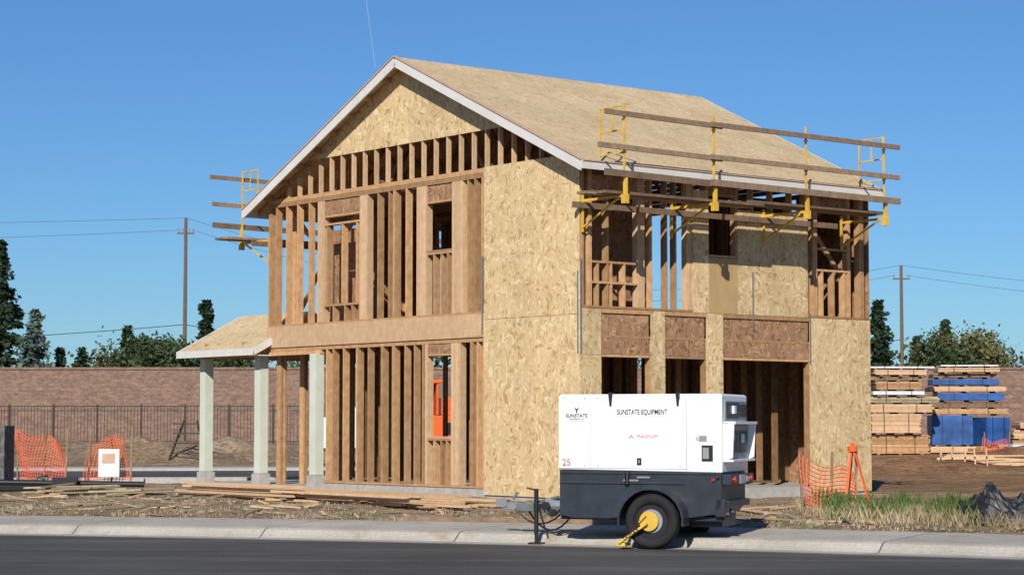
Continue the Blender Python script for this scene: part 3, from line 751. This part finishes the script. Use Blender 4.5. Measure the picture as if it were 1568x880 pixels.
def broad(x,y,h,w,mat,seed,dens=1.0,name='broadleaf_tree',bare=False):
    random.seed(seed); E=empty(name,(x,y,gz(x,y)-.1)); t=MB(); l=MB()
    t.cyl((0,0,0),(0,0,h*.35),h*.03+.05,h*.02,8)
    for k in range(int(16)):
        an=U(0,6.28); el=U(.35,1.3); ln=h*.62*U(.7,1.05)
        tip=Vector((math.cos(an)*math.cos(el)*w,math.sin(an)*math.cos(el)*w,h*.33+math.sin(el)*ln))
        t.cyl((0,0,h*U(.2,.35)),tip,h*.012,.015,5,False)
        for q in range(5):
            s=Vector((0,0,h*.3)).lerp(tip,U(.4,1.0)); e2=s+Vector((U(-1,1),U(-1,1),U(-.1,1)))*w*.38
            t.cyl(s,e2,.03,.008,4,False)
            if bare:
                for z_ in range(3): t.cyl(s.lerp(e2,U(.2,.9)),e2+Vector((U(-1,1),U(-1,1),U(0,1)))*w*.25,.018,.006,3,False)
            rad=w*U(.16,.30)
            for i in range(int((6 if bare else 85)*dens)):
                d=Vector((random.gauss(0,.5),random.gauss(0,.5),random.gauss(0,.42))); leaf(l,e2+d*rad*1.4,U(.08,.19),1)
    t.obj('trunk_and_limbs','bark',E); l.obj('foliage',mat,E)
def px(x,d): return (x-784)/3270*d
def hy(ypx,d): return EYE+(650-ypx)*d/3270-.7
conifer(px(-2,128),128,hy(362,128),2.7,'leafdk',1,.05,3.0)
conifer(px(52,126),126,hy(472,126),1.8,'leafpale',2,.1,1.6,'cedar_tree')
conifer(px(195,140),140,hy(498,140),1.1,'leafdk',3,.08,1.5)
conifer(px(315,140),140,hy(452,140),1.4,'leafdk',4,.1,2.0)
conifer(px(126,145),145,hy(530,145),1.3,'leafdk',5)
conifer(px(92,135),135,hy(528,135),.6,'leafdk',8)
conifer(px(1346,140),140,hy(460,140),1.8,'leafdk',6,.1,2.0)
conifer(px(1404,150),150,hy(514,150),1.0,'leafdk',7)
conifer(px(1448,150),150,hy(488,150),1.2,'leafdk',9,.08,1.5)
broad(px(232,138),138,hy(512,138),2.5,'leafgn',11); broad(px(262,142),142,hy(506,142),2.6,'leafgn',12); broad(px(208,144),144,hy(520,144),2.2,'leafgn',17)
broad(px(1468,135),135,hy(508,135),2.6,'leafol',13,1.1); broad(px(1500,138),138,hy(512,138),2.6,'leafol',14); broad(px(1535,140),140,hy(508,140),2.4,'leafpale',15,1,'bare_tree',True)
broad(px(1440,133),133,hy(525,133),2.0,'leafgn',16,1.0)
broad(px(160,150),150,hy(540,150),2.4,'leafol',18,.7); broad(px(365,140),140,hy(525,140),2.2,'leafgn',19)
random.seed(30); l=MB()
for k in range(230):
    x=U(-75,75); y=U(150,175); h=U(4.6,7.4)
    for i in range(80):
        leaf(l,(x+random.gauss(0,1.3),y+random.gauss(0,1.0),h*U(.35,1)-abs(random.gauss(0,.4))),U(.16,.34),1)
l.obj('distant_tree_line','leafgn')

# ---------------------------------------------------------------- lumber stacks (right)
random.seed(5)
def stack(x0,y0,dep,layers,rz_=0,name='lumber_stack'):
    z0=gz(x0,y0)-.05; E=empty(name,(x0,y0,z0),rz_); mbs={}
    z=.1
    for (h,mat,dx,wd) in layers:
        mb=mbs.setdefault(mat,MB()); sk=mbs.setdefault('plank',MB())
        dx+=U(-.08,.08); sh_=U(-.12,.12)
        for q in(.12,.5,.88): sk.box(dx+wd*q-.05,dx+wd*q+.05,sh_,dep+sh_,z-.055,z)
        n=max(1,int(round(h/.045)))
        for j in range(n):
            if mat in('blue','tarpw'):
                if j==0: mb.box(dx,dx+wd,sh_-.02,dep+sh_+.02,z,z+h-.004)
            else:
                hh=h/n; mb.box(dx+U(-.03,.03),dx+wd+U(-.05,.05),sh_+U(-.015,.015),dep+sh_,z+j*hh,z+(j+1)*hh-.004)
        for q in(.25,.75):
            s2=mbs.setdefault('blk',MB()); s2.box(dx+wd*q-.012,dx+wd*q+.012,sh_-.045,sh_-.038,z,z+h)
        z+=h+.055
    for k,mb in mbs.items(): mb.obj('bundle_'+k,k,E)
    return E
stack(11.75,70,1.3,[(.62,'stud',0,1.9),(.62,'studlt',.05,1.62),(.26,'studlt',-.1,2.2),(.20,'pt',.0,2.35),(.12,'tarpw',.1,1.7),(.25,'stud',.1,1.5),(.12,'plank',.0,1.9),(.16,'studlt',.1,1.7),(.06,'tarpw',-.1,2.2)],.05)
stack(13.9,71.5,1.4,[(.2,'studlt',0,3),(.98,'blue',.1,1.35),(.16,'stud',.1,2.6),(.18,'plank',.1,2.4),(.24,'blue',.3,2.2),(.16,'studlt',.0,2.5),(.20,'blue',.1,2.2),(.12,'plank',.2,2.1),(.14,'studlt',.3,2.0),(.05,'tarpw',.5,1.9)],-.08)
stack(15.6,70.9,1.4,[(.2,'stud',0,1.4),(.9,'blue',.1,.85)],.25)
stack(14.1,67,1.0,[(.12,'studlt',0,3.2),(.10,'stud',.5,3.0),(.08,'tarpw',1.6,2)],.2)
stack(17.3,74,1.4,[(.4,'stud',0,2),(.3,'studlt',0,2),(.2,'studlt',.2,2)],0)
b=MB()
for k in range(26):
    x=U(12.6,17); y=U(61,66); a=U(-.3,.3); b.beam((x,y,gz(x,y)+.1+U(0,.15)),(x+2.6*math.cos(a),y+2.6*math.sin(a),gz(x,y)+.1+U(0,.2)),.14,.04)
b.obj('loose_boards','studlt')
ofence([(14.6,66.2),(15.4,66.4)],.75,gz(15,66),3)
b=MB()
for k in range(5): b.beam((12.0+k*.33,60,.3),(12.0+k*.33+U(-.05,.05),60,.9),.04,.04)
b.beam((11.9,60,.62),(13.5,60,.66),.04,.07); b.obj('stake_barrier','studlt')

# ---------------------------------------------------------------- vehicles behind the house
V0=empty('parked_truck',(-5.9,64,.33),math.radians(6))
b=MB(); prof=[(0,.45),(0,1.3),(.15,1.45),(1.0,1.5),(1.55,2.15),(3.6,2.2),(3.7,.45)]
n=len(prof); b.poly([(p[0],0,p[1]) for p in prof]+[(p[0],1.9,p[1]) for p in prof],[tuple(range(n)),tuple(range(2*n-1,n-1,-1))]+[(i,(i+1)%n,n+(i+1)%n,n+i) for i in range(n)])
b.obj('body','white',V0,bevel=.05)
b=MB(); b.box(1.75,2.5,-.01,0,1.5,2.0); b.box(.02,3.68,-.012,-.002,.45,.55); b.obj('windows','glass',V0)
b=MB()
for x in(.8,3.0):
    for y in(.08,1.82): b.cyl((x,y-.12,.36),(x,y+.12,.36),.36,n=20)
b.obj('wheels','black',V0)
X0=empty('excavator',(-2.75,60,.33),math.radians(10))
b=MB(); b.box(0,1.9,0,1.5,.75,1.5); b.box(0,.06,0,.8,1.5,2.4); b.box(.64,.7,0,.8,1.5,2.4); b.box(.06,.64,.74,.8,1.5,2.4); b.box(-.1,.8,-.05,.9,2.4,2.5)
b.box(.8,1.85,.1,1.4,1.5,2.0)
b.beam((1.2,1.1,1.3),(2.5,1.1,2.5),.25,.3); b.beam((2.5,1.1,2.5),(3.0,1.1,1.2),.2,.22); b.box(2.7,3.2,.8,1.4,.6,1.2); b.obj('body','orange2',X0,bevel=.03)
b=MB(); b.box(.2,.5,.3,.6,1.5,1.95); b.box(.2,.5,.55,.65,1.9,2.2); b.box(.9,1.8,-.01,-.002,.95,1.3); b.obj('seat_and_vents','blk',X0)
b=MB()
for y in(-.2,1.3):
    b.box(.1,1.9,y,y+.35,.02,.6); b.cyl((.1,y,.31),(.1,y+.35,.31),.29); b.cyl((1.9,y,.31),(1.9,y+.35,.31),.29)
b.obj('tracks','black',X0)

# ---------------------------------------------------------------- weeds, straw, gravel, tarp
random.seed(11)
def blade(mb,x,y,z,h,w):
    a=U(0,6.28); dx,dy=math.cos(a)*w,math.sin(a)*w; lx,ly=U(-.4,.4)*h,U(-.4,.4)*h
    mb.poly([(x-dx,y-dy,z),(x+dx,y+dy,z),(x+lx*.4+dx*.6,y+ly*.4+dy*.6,z+h*.6),(x+lx,y+ly,z+h)],[(0,1,2),(0,2,3)])
b=MB()
for k in range(5600):
    t=random.random(); x=4.6+2.1*t; yc=31.9-.75*(x-4.9); y=yc+random.gauss(0,.42)
    if sdist(x,y)<2.6: continue
    d=mn.noise(Vector((x*1.8,y*1.8,0)))
    if d<-.15: continue
    blade(b,x,y,gz(x,y)-.01,U(.07,.28)*(1+1.2*d),.008)
for k in range(1500):
    x=U(-10,9); y=edgeD(x)+3.05+abs(random.gauss(0,.6)); c=mn.noise(Vector((x*1.1,0,5)))
    if c<.12: continue
    blade(b,x,y,gz(x,y)-.01,U(.04,.12),.006)
b.obj('weeds','grass')
b=MB()
for k in range(12000):
    x=U(-12,11); y=edgeD(x)+2.9+abs(random.gauss(0,2.6)); c=mn.noise(Vector((x*.9,y*.9,9)))
    if c<-.05: continue
    blade(b,x,y,gz(x,y)-.01,U(.02,.08),.007)
for k in range(5500):
    x=4.7+U(-.4,3.2); y=31.5-.75*(x-4.9)+random.gauss(0,.55)
    if sdist(x,y)<2.6: continue
    blade(b,x,y,gz(x,y)-.01,U(.05,.24),.006)
b.obj('dry_grass','straw')
b=MB()
for k in range(2600):
    x=U(-13,12); y=edgeD(x)+2.75+abs(random.gauss(0,3.2)); r=U(.010,.04)*(2.4 if R()<.07 else 1); z=gz(x,y)
    P=[(x+U(.6,1)*r*math.cos(i*1.57+.3),y+U(.6,1)*r*math.sin(i*1.57+.3),z-.005) for i in range(4)]+[(x+U(-.3,.3)*r,y,z+r*U(.4,.9))]
    b.poly(P,[(0,1,4),(1,2,4),(2,3,4),(3,0,4)])
b.obj('gravel','stone')
b=MB()
for k in range(300):
    x=U(-12,10); y=edgeD(x)+U(3.1,8); z=gz(x,y)+.02; a=U(0,3.14); l_=U(.08,.7) if R()<.8 else U(.8,1.6); b.m=random.choice((0,0,1,2))
    b.beam((x,y,z),(x+l_*math.cos(a),y+l_*math.sin(a),z+U(0,.05)),U(.03,.09),.02)
b.m=0
for (x,y) in((-8.6,40),(-7.6,39),(-9.2,41.5)):
    for k in range(6): b.beam((x+U(-.4,.4),y+U(-.3,.3),.27+k*.02),(x+U(.6,1.6),y+U(-.4,.4),.28+k*.03),.09,.03)
b.obj('wood_scraps',['pt','studlt','plank'])
b=MB()
b.beam((-1.6,31.6,.19),(2.2,29.9,.19),.04,.09); b.obj('form_board','plank')
V=[];F=[];n=48;m=18
for j in range(m+1):
    for i in range(n):
        t=2*math.pi*i/n; r=j/m; x=.85*r*math.cos(t); y=.4*r*math.sin(t)
        z=.40*(1-r**2.2)*(1+.7*mn.noise(Vector((x*3,y*3,2))))+.16*mn.noise(Vector((x*7,y*7,1)))*(1-r*.5)+.10*abs(mn.noise(Vector((x*15,y*15,4))))
        V.append((x,y,max(z,-.03)))
for j in range(m):
    for i in range(n): F.append((j*n+i,j*n+(i+1)%n,(j+1)*n+(i+1)%n,(j+1)*n+i))
b=MB(); b.poly(V,F); b.obj('tarp_heap','tarp',loc=(6.85,30.1,.17),rot=-.5)

m,nt,bs=newmat('contrail_vapour',1,0); bs.inputs['Base Color'].default_value=(.8,.85,.9,1); bs.inputs['Alpha'].default_value=.08
M['vap']=m
b=MB(); dC=6000
def far(xp,yp):
    a=math.atan((440-yp)/3270)+math.atan(.0642); return (px(xp,dC),dC,EYE+dC*math.tan(a))
b.cyl(far(550,-60),far(573,105),1.4,1.4,6,False); b.obj('contrail','vap')

# ---------------------------------------------------------------- light, sky, camera
el=math.radians(31); sh=Vector((-.20,-.98)).normalized()
sd=Vector((sh.x*math.cos(el),sh.y*math.cos(el),math.sin(el)))
L_=bpy.data.lights.new('sun','SUN'); L_.energy=5.0; L_.angle=math.radians(.5); L_.color=(1,.95,.87)
so=bpy.data.objects.new('sun',L_); scene.collection.objects.link(so); so.rotation_euler=sd.to_track_quat('Z','Y').to_euler(); so.location=(0,-20,40)
w=bpy.data.worlds.new('World'); scene.world=w; w.use_nodes=True; nt=w.node_tree
sk=nt.nodes.new('ShaderNodeTexSky'); sk.sky_type='NISHITA'; sk.sun_disc=False; sk.sun_elevation=el; sk.sun_rotation=math.radians(180+11.5)
sk.air_density=1.0; sk.dust_density=.1; sk.ozone_density=3.3
tint=mix(nt,sk.outputs[0],(.44,.70,1.0),1.0,'MULTIPLY')
nt.links.new(tint,nt.nodes['Background'].inputs[0]); nt.nodes['Background'].inputs[1].default_value=.090
cam=bpy.data.cameras.new('camera'); co=bpy.data.objects.new('camera',cam); scene.collection.objects.link(co); scene.camera=co
cam.sensor_width=36; cam.lens=3270/1568*36; cam.clip_end=20000; cam.clip_start=.1
co.location=(0,0,EYE); co.rotation_euler=(math.pi/2+math.atan(.0642),0,0)
scene.view_settings.view_transform='Standard'; scene.view_settings.look='None'; scene.view_settings.exposure=0
